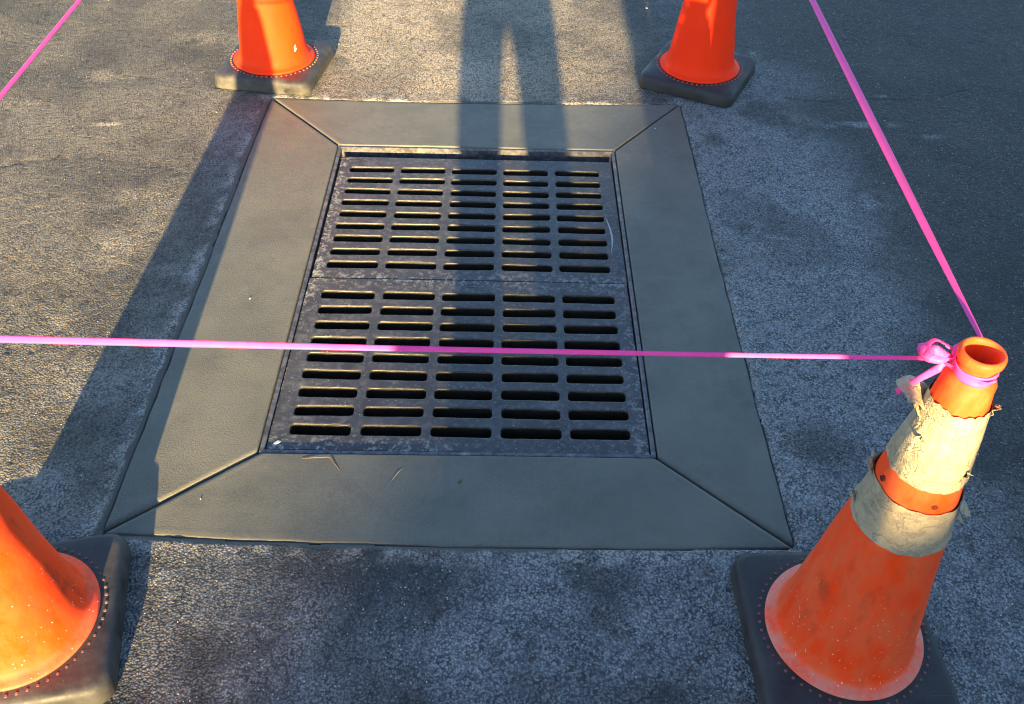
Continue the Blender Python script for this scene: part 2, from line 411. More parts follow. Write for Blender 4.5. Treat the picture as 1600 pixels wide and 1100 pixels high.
    pale = np.clip(pale + .35 * ss(-.5, -.9, X), 0, 1)
    pale *= ss(.2, .6, cl2) * .45 + .55; pale *= 1 - .9 * front
    smear = (X < .2) * ss(.014, .009, D + .012 * (fbm(X, Y, .04, 131, 3) - .5)) * ss(.25, .45, fbm(X, Y, .22, 132, 2) + .35 * (Y < .85))
    dust *= 1 - .8 * smear
    Z = Z * (1 - .8 * smear) + .001 * smear
    grain_c = grain_c * (1 - smear) + .8 * smear
    sand = ss(-.62, -.45, X) * ss(.60, .45, X) * ss(.87, .95, Y) * ss(2.3, 1.7, Y) * (.50 + .5 * ss(.3, .6, fbm(X, Y, .25, 121, 4, .6)))  # pale dust; sunlight beyond the far slab and at left is painted into it
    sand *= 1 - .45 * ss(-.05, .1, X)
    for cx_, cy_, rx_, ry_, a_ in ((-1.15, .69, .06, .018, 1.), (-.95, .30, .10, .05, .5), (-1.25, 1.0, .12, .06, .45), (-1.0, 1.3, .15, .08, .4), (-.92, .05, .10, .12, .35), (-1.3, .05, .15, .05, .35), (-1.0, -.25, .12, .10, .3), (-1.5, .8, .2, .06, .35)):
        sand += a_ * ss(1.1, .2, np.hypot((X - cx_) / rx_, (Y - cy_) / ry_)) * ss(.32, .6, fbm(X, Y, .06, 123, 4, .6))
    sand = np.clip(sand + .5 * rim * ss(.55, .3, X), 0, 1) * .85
    Z += .0012 * dust
    # where the sheet stops at the slab
    inside = np.minimum(np.minimum(X - o_left(Y), o_right(Y) - X), np.minimum(Y - o_bot(X), o_top(X) - Y))
    rag = .004 * (fbm(X, Y, .018, 111, 3) - .5) - .0015
    ins = inside + rag
    Z = np.where(ins > -.012, Z * (1 - ss(-.012, .0, ins)) - .002 * ss(-.012, 0, ins), Z)
    Z = np.where(ins > .0, -.045, Z)
    keep = ins < .012
    grain_c = np.where(ins > -.002, 0, grain_c)
    # outer rim of the fine sheet settles to zero
    eb = np.minimum(np.minimum(X - x0, x1 - X), np.minimum(Y - y0, y1 - Y)); Z *= ss(0, .05, eb)
    V = np.stack([X, Y, Z], -1).reshape(-1, 3)
    idx = np.arange(nx * ny).reshape(nx, ny)
    q = np.stack([idx[:-1, :-1], idx[1:, :-1], idx[1:, 1:], idx[:-1, 1:]], -1)
    k4 = keep[:-1, :-1] | keep[1:, :-1] | keep[1:, 1:] | keep[:-1, 1:]
    F = q[k4]
    n0 = len(V)
    # the rest of the yard, out to the horizon, joined to the rim
    B = 160.
    ox = [-B, x0, x1, B]; oy = [-B, y0, y1, B]
    gv = [(x, y, 0) for x in ox for y in oy]
    V = np.concatenate([V, np.array(gv)]); F2 = []
    for i in range(3):
        for j in range(3):
            if i == 1 and j == 1: continue
            F2.append([n0 + i * 4 + j, n0 + (i + 1) * 4 + j, n0 + (i + 1) * 4 + j + 1, n0 + i * 4 + j + 1])
    F = np.concatenate([F, np.array(F2)])
    used = np.unique(F); rem = np.full(len(V), -1); rem[used] = np.arange(len(used))
    ext = np.zeros(16)
    o = mesh('asphalt', V[used], rem[F], M_ASPHALT)
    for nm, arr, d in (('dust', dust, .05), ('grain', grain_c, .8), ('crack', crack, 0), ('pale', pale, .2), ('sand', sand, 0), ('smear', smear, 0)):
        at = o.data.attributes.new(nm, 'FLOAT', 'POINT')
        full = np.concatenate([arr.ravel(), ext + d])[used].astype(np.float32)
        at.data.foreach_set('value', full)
    tag(o, 'dark worn asphalt with pale cement dust around the new concrete', None, None, 'structure')
    return o
build_asphalt()

# ---------------------------------------------------------------- catch basin: four concrete slabs, steel frame, pit
basin = thing('catch_basin', 'storm drain set in a square collar of fresh grey concrete with mitred corner joints', 'storm drain')

def slab(name, k):
    """one mitred slab of the collar; k = 0 far, 1 right, 2 near, 3 left"""
    A, B_ = np.array(OUT[k]), np.array(OUT[(k + 1) % 4]); a_, b_ = np.array(IN[k]), np.array(IN[(k + 1) % 4])
    L = np.linalg.norm(B_ - A); Wd = .26
    def dense(n, edge, total):
        e_ = np.array([0, .0015, .003, .005, .0075, .0105, .015, .022]) / total
        mid = np.linspace(.03 / total, 1 - .03 / total, n)
        return np.concatenate([e_, mid, (1 - e_)[::-1]])
    us = dense(int(L / .009), 0, L); vs_ = dense(int(Wd / .009), 0, Wd)
    U, Vv = np.meshgrid(us, vs_, indexing='ij')
    P = (A[None, None] * (1 - U[..., None]) + B_[None, None] * U[..., None]) * (1 - Vv[..., None]) + (a_[None, None] * (1 - U[..., None]) + b_[None, None] * U[..., None]) * Vv[..., None]
    X, Y = P[..., 0], P[..., 1]
    sh = (1 - Vv) ** 3
    if k == 0: Y = Y + (o_top(X) - np.interp(X, [A[0], B_[0]], [A[1], B_[1]])) * sh
    if k == 2: Y = Y + (o_bot(X) - np.interp(X, [B_[0], A[0]], [B_[1], A[1]])) * sh
    if k == 1: X = X + (o_right(Y) - np.interp(Y, [B_[1], A[1]], [B_[0], A[0]])) * sh
    if k == 3: X = X + (o_left(Y) - np.interp(Y, [A[1], B_[1]], [A[0], B_[0]])) * sh
    # distances to the four edges
    def dl(p, q):
        d = (q - p) / np.linalg.norm(q - p); return np.abs((X - p[0]) * d[1] - (Y - p[1]) * d[0])
    dm = np.minimum(dl(A, a_), dl(B_, b_)); do = Vv * Wd; di = (1 - Vv) * Wd
    wm = .0012 + .0012 * (fbm(X, Y, .03, 201 + k, 3))            # half joint
    def rnd_edge(d, r, depth):
        t = np.clip(d / r, 0, 1); return -depth * (1 - np.sqrt(np.clip(1 - (1 - t) ** 2, 0, 1)))
    near = ss(.1, -.8, Y) 
    Z = rnd_edge(dm - wm, .0055 + .003 * near, .009) + rnd_edge(do, .0055, .006) + rnd_edge(di, .003, .004)
    Z = Z - .02 * (dm < wm)
    ridge = .0004 * (np.exp(-((dm - .014) / .004) ** 2) + np.exp(-((do - .016) / .005) ** 2))
    Z = Z + ridge + .0028 * (fbm(X, Y, .28, 210 + k, 3) - .5) + .0007 * (fbm(X, Y, .03, 215 + k, 3) - .5)
    co = .5 if k != 3 else 1.0
    co = co + .0 * X
    nu, nv = X.shape
    V = np.stack([X, Y, Z], -1).reshape(-1, 3)
    idx = np.arange(nu * nv).reshape(nu, nv)
    F = np.stack([idx[:-1, :-1], idx[:-1, 1:], idx[1:, 1:], idx[1:, :-1]], -1).reshape(-1, 4)
    # skirt
    ring = np.concatenate([idx[:, 0], idx[-1, 1:], idx[-2::-1, -1], idx[0, -2:0:-1]])
    sk = V[ring].copy(); sk[:, 2] = -.10; n0 = len(V); m_ = len(ring)
    V = np.concatenate([V, sk]); r2 = np.arange(m_) + n0
    F = np.concatenate([F, np.stack([ring, np.roll(ring, -1), np.roll(r2, -1), r2], -1)])
    o = mesh(name, V, F, M_CONC, basin)
    at = o.data.attributes.new('coarse', 'FLOAT', 'POINT'); at.data.foreach_set('value', np.concatenate([co.ravel(), np.zeros(m_)]).astype(np.float32))
    lip = ss(.006, .0, np.minimum(dm, do)); at = o.data.attributes.new('lip', 'FLOAT', 'POINT'); at.data.foreach_set('value', np.concatenate([lip.ravel(), np.ones(m_)]).astype(np.float32))
    return o
for k in range(4): slab('concrete_slab', k)

# steel frame: rim with an L section
def build_frame():
    bm = bmesh.new()
    def ringrect(ins, z):
        c = []
        for (x, y) in IN:
            c.append((x + (ins if x < 0 else -ins), y + (ins if y < 0 else -ins), z))
        return [bm.verts.new(p) for p in c]
    prof = [(.003, -.10), (.003, -.0035), (.0045, -.0022), (.0105, -.0022), (.0125, -.0045), (.0125, -.043), (.034, -.044), (.034, -.056)]
    rings = [ringrect(i, z) for i, z in prof]
    for a_, b_ in zip(rings[:-1], rings[1:]):
        for i in range(4):
            j = (i + 1) % 4; bm.faces.new((a_[i], a_[j], b_[j], b_[i]))
    o = from_bm('steel_frame', bm, M_STEEL, basin)
    return o
build_frame()
def build_pit():
    bm = bmesh.new(); x0, x1, y0, y1 = -.47, .47, -.66, .65
    # masonry shaft below, open at the top
    for (p, q) in (((x0, y0), (x1, y0)), ((x1, y0), (x1, y1)), ((x1, y1), (x0, y1)), ((x0, y1), (x0, y0))):
        v = [bm.verts.new((p[0], p[1], -.101)), bm.verts.new((q[0], q[1], -.101)), bm.verts.new((q[0], q[1], -1.3)), bm.verts.new((p[0], p[1], -1.3))]
        bm.faces.new(v)
    bm.faces.new([bm.verts.new(p) for p in ((x0, y0, -1.29), (x1, y0, -1.29), (x1, y1, -1.29), (x0, y1, -1.29))])
    from_bm('pit_wall', bm, M_PIT, basin)
build_pit()

# ---------------------------------------------------------------- the two cast iron grates
def build_grate(name, label, x0, x1, y0, y1, rows_y, cols, sw, shh, ztop, seed):
    root_bm = bmesh.new()
    V = []; F = []; vi = {}
    def v(p):
        V.append(p); return len(V) - 1
    xs = [x0]; 
    for i in range(4): xs.append((cols[i] + sw / 2 + cols[i + 1] - sw / 2) / 2)
    xs.append(x1)
    ry = sorted(rows_y); ysb = [y0]
    for i in range(8): ysb.append((ry[i] + ry[i + 1]) / 2)
    ysb.append(y1)
    N = 8; r = .0085; Rg = random.Random(seed); th = .040
    for ci in range(5):
        for ri in range(9):
            cx = cols[ci] + Rg.uniform(-.0008, .0008); cy = ry[ri] + Rg.uniform(-.0008, .0008)
            hw = sw / 2 + Rg.uniform(-.001, .001); hh = shh / 2 + Rg.uniform(-.0006, .0006); sk = Rg.uniform(-.001, .001)
            # slot outline, counter-clockwise with rounded corners + points along the long sides
            pts = []
            for q, (sx, sy) in enumerate(((1, 1), (-1, 1), (-1, -1), (1, -1))):
                ox, oy = cx + sx * (hw - r), cy + sy * (hh - r)
                for s in range(5):
                    an = q * math.pi / 2 + s * math.pi / 8
                    pts.append((ox + r * math.cos(an), oy + r * math.sin(an)))
                # along straight side to the next corner
                nx_, ny_ = ((-1, 1), (-1, -1), (1, -1), (1, 1))[q]
                if q in (0, 2):
                    for s in range(1, 6):
                        t = s / 6; xx = ox + ((cx + nx_ * (hw - r)) - ox) * t
                        pts.append((xx, cy + sy * hh + Rg.uniform(-.0005, .0005)))
            pts = [(px, py + sk * (px - cx) / hw) for px, py in pts]
            X0, X1, Y0, Y1 = xs[ci], xs[ci + 1], ysb[ri], ysb[ri + 1]
            n = len(pts)
            def outer(px, py):
                dx, dy = (px - cx) / hw, (py - cy) / hh
                if abs(dy) >= .55 or abs(dx) < .8:
                    Yt = Y1 if dy > 0 else Y0
                    if abs(dx) > .93 and abs(dy) > .4: return (X1 if dx > 0 else X0, Yt)
                    return (min(max(px, X0), X1), Yt)
                return (X1 if dx > 0 else X0, py)
            o_ = [v((*outer(px, py), ztop)) for px, py in pts]
            def ring(off, z):
                out = []
                for px, py in pts:
                    dx, dy = px - cx, py - cy; 
                    ex = off if abs(dx) > hw - r else 0; out.append(v((px + math.copysign(ex, dx), py + math.copysign(off, dy) if abs(dy) > hh * .5 else py, z)))
                return out
            a_ = ring(.0030, ztop); b_ = ring(.0010, ztop - .0008); c_ = ring(0, ztop - .0030); d_ = ring(.0035, ztop - th)
            for A_, B_ in ((o_, a_), (a_, b_), (b_, c_), (c_, d_)):
                for i in range(n):
                    j = (i + 1) % n
                    F.append([A_[i], A_[j], B_[j], B_[i]])
            # underside
            e_ = [v((*outer(px, py), ztop - th)) for px, py in pts]
            for i in range(n):
                j = (i + 1) % n; F.append([d_[i], d_[j], e_[j], e_[i]])
    # outer sides with a small worn edge
    cs = [(x0, y0), (x1, y0), (x1, y1), (x0, y1)]
    t_ = [v((x, y, ztop)) for x, y in cs]
    def exp(o, z): return [v((x + (o if x > 0 else -o), y + (o if y == y1 else -o), z)) for x, y in cs]
    u_ = exp(.0015, ztop - .0015); w_ = exp(.0015, ztop - th)
    for A_, B_ in ((t_, u_), (u_, w_)):
        for i in range(4):
            j = (i + 1) % 4; F.append([A_[i], B_[i], B_[j], A_[j]])
    V = np.array(V)
    V[:, 2] += .0012 * (fbm(V[:, 0], V[:, 1], .15, seed, 2) - .5)
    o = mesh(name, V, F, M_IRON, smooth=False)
    bm = bmesh.new(); bm.from_mesh(o.data)
    bmesh.ops.remove_doubles(bm, verts=bm.verts, dist=.00002)
    bmesh.ops.dissolve_degenerate(bm, edges=bm.edges, dist=.00002)
    bmesh.ops.recalc_face_normals(bm, faces=bm.faces); bm.to_mesh(o.data); bm.free()
    n = len(o.data.vertices); co = np.empty(n * 3); o.data.vertices.foreach_get('co', co); co = co.reshape(-1, 3)
    spl = .10 + .0 * co[:, 0]
    spl = np.maximum(spl, .8 * ss(.05, .01, co[:, 0] + .405) * ss(-.3, .0, co[:, 1]))
    spl = np.maximum(spl, .7 * ss(-.555, -.585, co[:, 1]) * ss(.1, -.1, co[:, 0]))
    spl = np.maximum(spl, .6 * ss(.03, .01, .40 - co[:, 0]) * ss(0, -.3, co[:, 1]))
    spl = np.maximum(spl, .45 * ss(.05, .02, np.abs(co[:, 1] + .03)))
    at = o.data.attributes.new('splat', 'FLOAT', 'POINT'); at.data.foreach_set('value', spl.astype(np.float32))
    return tag(o, label, 'drain grate', 'pair of slotted iron grates')
COLS_F = [-.3045, -.153, -.0015, .150, .3015]; COLS_N = [-.299, -.1475, .0035, .154, .3035]
g_far = build_grate('drain_grate', 'far iron grate with a pale curved scratch at its right edge, beyond the tape', -.401, .4065, -.0262, .5475,
            [.481 - i * .0566 for i in range(9)], COLS_F, .131, .0275, -.0090, 5)
g_near = build_grate('drain_grate', 'near iron grate under the pink tape, with cement splashes in its near left corner', -.404, .4045, -.6035, -.0325,
            [-.0965 - i * .0563 for i in range(9)], COLS_N, .131, .029, -.0078, 9)

def scratch():
    V = []; F = []; n = 18
    for i in range(n + 1):
        f = i / n; y = .255 - .16 * f; x = .372 + .018 * math.sin(f * 2.2) ** 1.0 - .012 * f; w = .0022 * math.sin(math.pi * min(.98, f + .02)) + .0004
        V += [(x - w, y, -.0068), (x + w, y, -.0068)]
    for i in range(n): F.append([i * 2, i * 2 + 1, i * 2 + 3, i * 2 + 2])
    mesh('scratch', V, F, flat_mat('bared_iron', (.28, .28, .29), .5), g_far)
scratch()
def cast_mark(cx, cy, rx, ry, z, par):
    V = []; F = []; n = 40
    for i in range(n):
        an = 2 * math.pi * i / n
        for dr, dz in ((-.0022, 0), (-.0006, .0011), (.0006, .0011), (.0022, 0)): V.append((cx + (rx + dr) * math.cos(an), cy + (ry + dr) * math.sin(an), z + dz))
    for i in range(n):
        j = (i + 1) % n
        for k in range(3): F.append([i * 4 + k, j * 4 + k, j * 4 + k + 1, i * 4 + k + 1])
    o = mesh('cast_mark', V, F, M_IRON, par)
cast_mark(-.362, .523, .020, .0085, -.0092, g_far)
cast_mark(.010, -.052, .016, .0065, -.0080, g_near)

# ---------------------------------------------------------------- traffic cones
def crad(z):
    return .112 + (z - .06) / .60 * (.034 - .112)

def lathe(prof, n=96, fn=None):
    V = []; F = []
    for k, (r, z) in enumerate(prof):
        for i in range(n):
            an = 2 * math.pi * i / n
            rr, zz = (r, z) if fn is None else fn(r, z, an, k)
            V.append((rr * math.cos(an), rr * math.sin(an), zz))
    for k in range(len(prof) - 1):
        for i in range(n):
            j = (i + 1) % n; F.append([k * n + i, k * n + j, (k + 1) * n + j, (k + 1) * n + i])
    return np.array(V), F

def cone_base(half, mat, parent, seed):
    """thick rubber plate with rounded corners and bevelled rim"""
    V = []; F = []; Rg = random.Random(seed)
    def outline(ins, z, rc):
        out = []
        h = half - ins
        for q, (sx, sy) in enumerate(((1, 1), (-1, 1), (-1, -1), (1, -1))):
            for s in range(9):
                an = q * math.pi / 2 + s * math.pi / 16
                out.append((sx * (h - rc) + rc * math.cos(an), sy * (h - rc) + rc * math.sin(an), z))
            nx_, ny_ = ((-1, 1), (-1, -1), (1, -1), (1, 1))[q]
            for s in range(1, 12):
                t = s / 12
                ax, ay = out[-1][:2] if s == 1 else (sx0, sy0)
                if s == 1: sx0, sy0 = ax, ay; 
                an = (q + 1) * math.pi / 2
                bx, by = nx_ * (h - rc) + rc * math.cos(an), ny_ * (h - rc) + rc * math.sin(an)
                if s == 1: bx0, by0 = bx, by
                out.append((sx0 + (bx0 - sx0) * t, sy0 + (by0 - sy0) * t, z))
        return out
    lv = [(.004, .0, .030), (.0, .004, .032), (.0015, .030, .032), (.004, .038, .031), (.009, .0435, .028), (.016, .0455, .024), (.030, .0463, .02)]
    for ins, z, rc in lv: V += outline(ins, z, rc)
    n = len(V) // len(lv)
    for k in range(len(lv) - 1):
        for i in range(n):
            j = (i + 1) % n; F.append([k * n + i, k * n + j, (k + 1) * n + j, (k + 1) * n + i])
    # top to a circle under the body
    base = (len(lv) - 1) * n
    for i in range(n):
        x, y, z = V[base + i]; d = math.hypot(x, y); V.append((x / d * .126, y / d * .126, .047))
    for i in range(n):
        j = (i + 1) % n; F.append([base + i, base + j, base + n + j, base + n + i])
    V = np.array(V)
    w = .003 * (fbm(V[:, 0] + seed, V[:, 1], .12, seed, 2) - .5)
    V[:, 2] += w * (V[:, 2] > .01)
    V[:, 0] += .0025 * (fbm(V[:, 1] + seed, V[:, 2], .06, seed + 1, 2) - .5); 
    return mesh('rubber_base', V, F, mat, parent)

BODY = [(.134, .0475), (.1345, .0500), (.131, .0530), (.125, .0550), (.119, .0590), (.1145, .066), (.1105, .078)] + \
       [(crad(z), z) for z in np.linspace(.09, .655, 60)] + \
       [(.0330, .661), (.0305, .666), (.0268, .6695), (.0250, .674), (.0248, .684), (.0252, .690), (.0268, .6925), (.0288, .696), (.0296, .7005), (.0292, .7055), (.0270, .7090),
        (.0246, .7095), (.0228, .7070), (.0218, .700), (.0215, .690), (.0215, .66), (.035, .60), (.06, .40)]

def make_cone(label, x, y, rz, mats, stud=None, dents=0, seed=1, group='orange traffic cones standing at the corners of the new concrete', lean=(0, 0)):
    orange, rubber, sheet = mats
    t = thing('traffic_cone', label, 'traffic cone', (x, y, .0015), rz, group)
    t.rotation_euler = (lean[0], lean[1], rz)
    cone_base(.164, rubber, t, seed)
    def wob(an, z): return .0016 * np.sin(2 * an + seed + z * 5) + .0008 * np.sin(5 * an + z * 30 + seed * 2)
    def fn(r, z, an, k):
        if k < 6 or z > .655: return r, z
        w = .0016 * math.sin(2 * an + seed + z * 5) + .0008 * math.sin(5 * an + z * 30 + seed * 2)
        if dents: w -= dents * math.exp(-((z - .15) / .06) ** 2 - ((an - 3.4) / .35) ** 2)
        return r + w * min(1, (z - .06) / .1), z
    V, F = lathe(BODY, 112, fn); body = mesh('cone_body', V, F, orange, t)
    # ring of moulded orange plugs round the foot
    bm = bmesh.new()
    for i in range(56):
        an = 2 * math.pi * i / 56 + .03; R_ = .1435
        bmesh.ops.create_cone(bm, cap_ends=True, segments=8, radius1=.0030, radius2=.0024, depth=.0026,
                              matrix=Matrix.Translation((R_ * math.cos(an), R_ * math.sin(an), .0470)))
    st = from_bm('plug_ring', bm, M_STUD if seed < 3 else M_STUD2, t); st['kind'] = 'stuff'
    # reflective collars
    def collar(z0, z1, sd, rag):
        nz = 22; n = 150; Rg = np.random.default_rng(sd)
        an = np.linspace(0, 2 * np.pi, n, endpoint=False)
        def per(freq, s):
            r_ = np.random.default_rng(s); return sum(r_.uniform(.3, 1) * np.sin(f * an + r_.uniform(0, 6.3)) for f in freq) / len(freq)
        top = z1 + rag * per((1, 3, 7, 12, 19), sd); bot = z0 + rag * .45 * per((2, 5, 11, 17), sd + 1)
        V = []; F = []
        for k in range(nz + 1):
            f = k / nz
            zz = bot + (top - bot) * f
            cr = fbm(an * .05 * 8, zz, .035, sd + 3, 4, .6) - .5
            cr = cr * (.5 - .5 * np.cos(an)) ** 0
            edge_lift = (abs(f - .5) * 2) ** 8 * .0014 * (per((4, 9, 13), sd + 5) + .6)
            rr = crad(zz) + wob(an, zz) + .0016 + .0030 * rag / .006 * (cr + .12).clip(0, 1) + np.maximum(edge_lift, 0)
            V += [(rr[i] * math.cos(an[i]), rr[i] * math.sin(an[i]), zz[i]) for i in range(n)]
        for k in range(nz):
            for i in range(n):
                j = (i + 1) % n; F.append([k * n + i, k * n + j, (k + 1) * n + j, (k + 1) * n + i])
        return mesh('reflective_collar', V, F, sheet, t)
    if seed == 3:
        c1 = collar(.497, .630, 31, .006); c2 = collar(.3715, .4560, 36, .004)
    else:
        c1 = collar(.497, .630, 31 + seed, .0015); c2 = collar(.3715, .4560, 36 + seed, .0015)
    return t, body, c1, c2

OR_TL = orange_material(1, (.98, .042, .001), .05, .12, 0, .0, .5)
OR_TR = orange_material(2, (1.0, .033, .001), .05, .25, 0, .0, .5)
OR_FR = orange_material(3, (.95, .055, .003), .75, .50, 1.0, .60, .45)
OR_BL = orange_material(4, (.95, .052, .002), .35, .95, .5, .15, .42)
SH_N = sheeting_material(1); SH_W = sheeting_material(5)
cTL = make_cone('far left orange cone with a small white sticker near its foot and sunlit base corners', -.695, 1.072, math.radians(-8), (OR_TL, rubber_material(1, .35), SH_N), seed=1)
cTR = make_cone('far right bright red-orange cone in shade, its black base turned cornerwise beside the concrete corner', .743, 1.081, math.radians(-26), (OR_TR, rubber_material(2, .08), SH_N), dents=.0, seed=2)
cFR = make_cone('near right scuffed cone with two torn cream reflective collars and pink tape round its neck', .690, -1.034, math.radians(1.5), (OR_FR, rubber_material(3, .15), SH_W), seed=3)
cBL = make_cone('near left faded orange cone, half in sun, cut off by the left picture edge', -.734, -1.041, math.radians(12), (OR_BL, rubber_material(4, .2), SH_N), seed=4)

# small white sticker on the far left cone
def sticker():
    t = cTL[0]; V = []; F = []; nx, nz = 6, 4
    a0 = math.radians(-38 + 8)
    for i in range(nx + 1):
        for j in range(nz + 1):
            z = .098 + .016 * j / nz + .007 * i / nx; an = a0 + .085 * (i / nx) - .0 * j
            r = crad(z) + .0036
            V.append((r * math.cos(an), r * math.sin(an), z))
    for i in range(nx):
        for j in range(nz): k = i * (nz + 1) + j; F.append([k, k + nz + 1, k + nz + 2, k + 1])
    mt = NT('sticker'); o = mt.obj(); z = mt.sep(o)[2]
    c = mt.mix(mt.ramp(mt.noise(mt.scaled(o, (300, 300, 900)), 1, 2), .5, .6), (.78, .74, .62), (.45, .42, .36))
    mesh('sticker', V, F, mt.bsdf(c, .4), cTL[1])
sticker()

# torn flaps of sheeting standing off the near right cone
def flap(ang, z, w, h, out, curl, seed, up=1):
    """a torn tongue of sheeting: root on the collar, curling outward"""
    Rg = random.Random(seed); V = []; F = []; nx, ny = 9, 8
    rag = [Rg.uniform(.78, 1) for _ in range(nx + 1)]
    for j in range(ny + 1):
        f = j / ny
        for i in range(nx + 1):
            s = i / nx - .5
            l = h * f * (.35 + .65 * rag[i]) * (1 - 1.2 * abs(s) ** 2)
            zz = z + up * l * math.cos(curl * f) ; off = out * f + l * math.sin(curl * f) + .004 * math.sin(9 * s + 7 * f + seed) * f + .0010 * Rg.uniform(-1, 1) * f
            r = crad(min(zz, .65)) + .0022 + off
            an = ang + w * s * (1 - .35 * f) / crad(z)
            V.append((r * math.cos(an), r * math.sin(an), zz))
    for j in range(ny):
        for i in range(nx): k = j * (nx + 1) + i; F.append([k, k + 1, k + nx + 2, k + nx + 1])
    o = mesh('torn_flap', V, F, SH_W)
    md = o.modifiers.new('thick', 'SOLIDIFY'); md.thickness = .0006
    return o
FD = math.radians
for (ang, z, w, h, out, curl, sd, up, par) in [
        (FD(160), .606, .050, .036, .010, .95, 1, 1, 2), (FD(146), .604, .026, .024, .012, .8, 2, 1, 2), (FD(172), .590, .026, .020, .003, .4, 12, 1, 2),
        (FD(-33), .618, .016, .018, .002, .25, 3, 1, 2), (FD(148), .446, .044, .018, .002, .5, 5, 1, 3), (FD(-33), .448, .022, .028, .003, .42, 6, -1, 3),
        (FD(-31), .418, .012, .016, .002, .4, 7, -1, 3), (FD(160), .386, .020, .012, .003, .6, 8, 1, 3),
        (FD(-60), .512, .020, .016, .001, .2, 10, 1, 2), (FD(-150), .56, .02, .018, .002, .3, 11, 1, 2)]:
    f_ = flap(ang, z, w, h, out, curl, sd, up); f_.parent = cFR[par]
# air holes in the orange band between the collars
def hole(ang, z):
    bm = bmesh.new(); r = crad(z) + .0012
    mt = Matrix.Rotation(ang, 4, 'Z') @ Matrix.Translation((r - .003, 0, z)) @ Matrix.Rotation(math.pi / 2, 4, 'Y')
    bmesh.ops.create_cone(bm, cap_ends=False, segments=14, radius1=.0036, radius2=.0045, depth=.0072, matrix=mt)
    return bm
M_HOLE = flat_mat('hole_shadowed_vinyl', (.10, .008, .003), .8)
for an in (FD(-92), FD(-172)):
    bm = bmesh.new(); r = crad(.468) - .0005
    mt = Matrix.Rotation(an, 4, 'Z') @ Matrix.Translation((r, 0, .468)) @ Matrix.Rotation(math.pi / 2, 4, 'Y')
    bmesh.ops.create_cone(bm, cap_ends=True, segments=14, radius1=.0040, radius2=.0046, depth=.0050, matrix=mt)
    from_bm('air_hole', bm, M_HOLE, cFR[1])

# ---------------------------------------------------------------- pink flagging tape
def ribbon(name, pts, widths, twists, mat, parent=None, fold=.18, thick=.00025, n=80, crinkle=.0, seed=1):
    """a flat band along a polyline; twist = angle of the band about its run (0 = lying flat); lightly folded lengthwise"""
    P = [Vector(p) for p in pts]
    Ls = [0]
    for a_, b_ in zip(P[:-1], P[1:]): Ls.append(Ls[-1] + (b_ - a_).length)
    T = Ls[-1]; s = np.linspace(0, T, n)
    C = np.stack([np.interp(s, Ls, [p[k] for p in P]) for k in range(3)], 1)
    # smooth the corners a little
    for _ in range(2 if len(pts) > 2 else 0):
        C[1:-1] = .25 * C[:-2] + .5 * C[1:-1] + .25 * C[2:]
    Wd = np.interp(s / T, np.linspace(0, 1, len(widths)), widths); Tw = np.interp(s / T, np.linspace(0, 1, len(twists)), twists)
    V = []; F = []; m_ = 5; Rg = random.Random(seed)
    for i in range(n):
        d = Vector(C[min(i + 1, n - 1)] - C[max(i - 1, 0)]).normalized()
        side = d.cross(Vector((0, 0, 1)))
        if side.length < .05: side = Vector((1, 0, 0))
        side.normalize(); up = side.cross(d).normalized()
        w = Wd[i] / 2; q = Tw[i]
        a_ = side * math.cos(q) + up * math.sin(q); b_ = -side * math.sin(q) + up * math.cos(q)
        for k in range(m_):
            t = k / (m_ - 1) * 2 - 1
            cr = crinkle * Rg.uniform(-1, 1)
            V.append(tuple(Vector(C[i]) + a_ * (w * t) + b_ * (w * fold * (1 - t * t) + cr)))
    for i in range(n - 1):
        for k in range(m_ - 1): q = i * m_ + k; F.append([q, q + 1, q + m_ + 1, q + m_])
    o = mesh(name, V, F, mat, parent)
    md = o.modifiers.new('thick', 'SOLIDIFY'); md.thickness = thick
    return o

def sag(a_, b_, s, n=24):
    out = []
    for i in range(n + 1):
        t = i / n; p = Vector(a_).lerp(Vector(b_), t); p.z -= s * 4 * t * (1 - t); out.append(tuple(p))
    return out

FRX, FRY = .690, -1.034
barrier = thing('barrier_tape', 'bright pink flagging tape strung between the cones and knotted at the near right one', 'tape', (0, 0, 0))
ribbon('tape_run', sag((-.745, -1.008, .6775), (.660, -1.006, .670), .003), [.0088, .0095, .0092, .0082, .0072, .0066, .0060, .0056], [-.75, -.7, -.85, -.6, -.9, -.75, -.8], M_TAPE, barrier, .12, n=120, crinkle=.0001, seed=3)
ribbon('tape_run', sag((.716, -1.002, .683), (.775, 1.06, .682), .004), [.006, .0135, .0170, .0155, .0135, .0115, .0105, .0095, .009], [.1, .05, 0, .1, .2, .25, .3, .3, .3], M_TAPE, barrier, .12, n=140, crinkle=.0002, seed=4)
ribbon('tape_run', sag((-.790, -1.04, .690), (-.790, 1.07, .702), .004), [.0085, .009, .0085, .008, .008], [-.3, -.2, -.4, -.2, -.3], M_TAPE, barrier, .25, n=120, crinkle=.0002, seed=5)
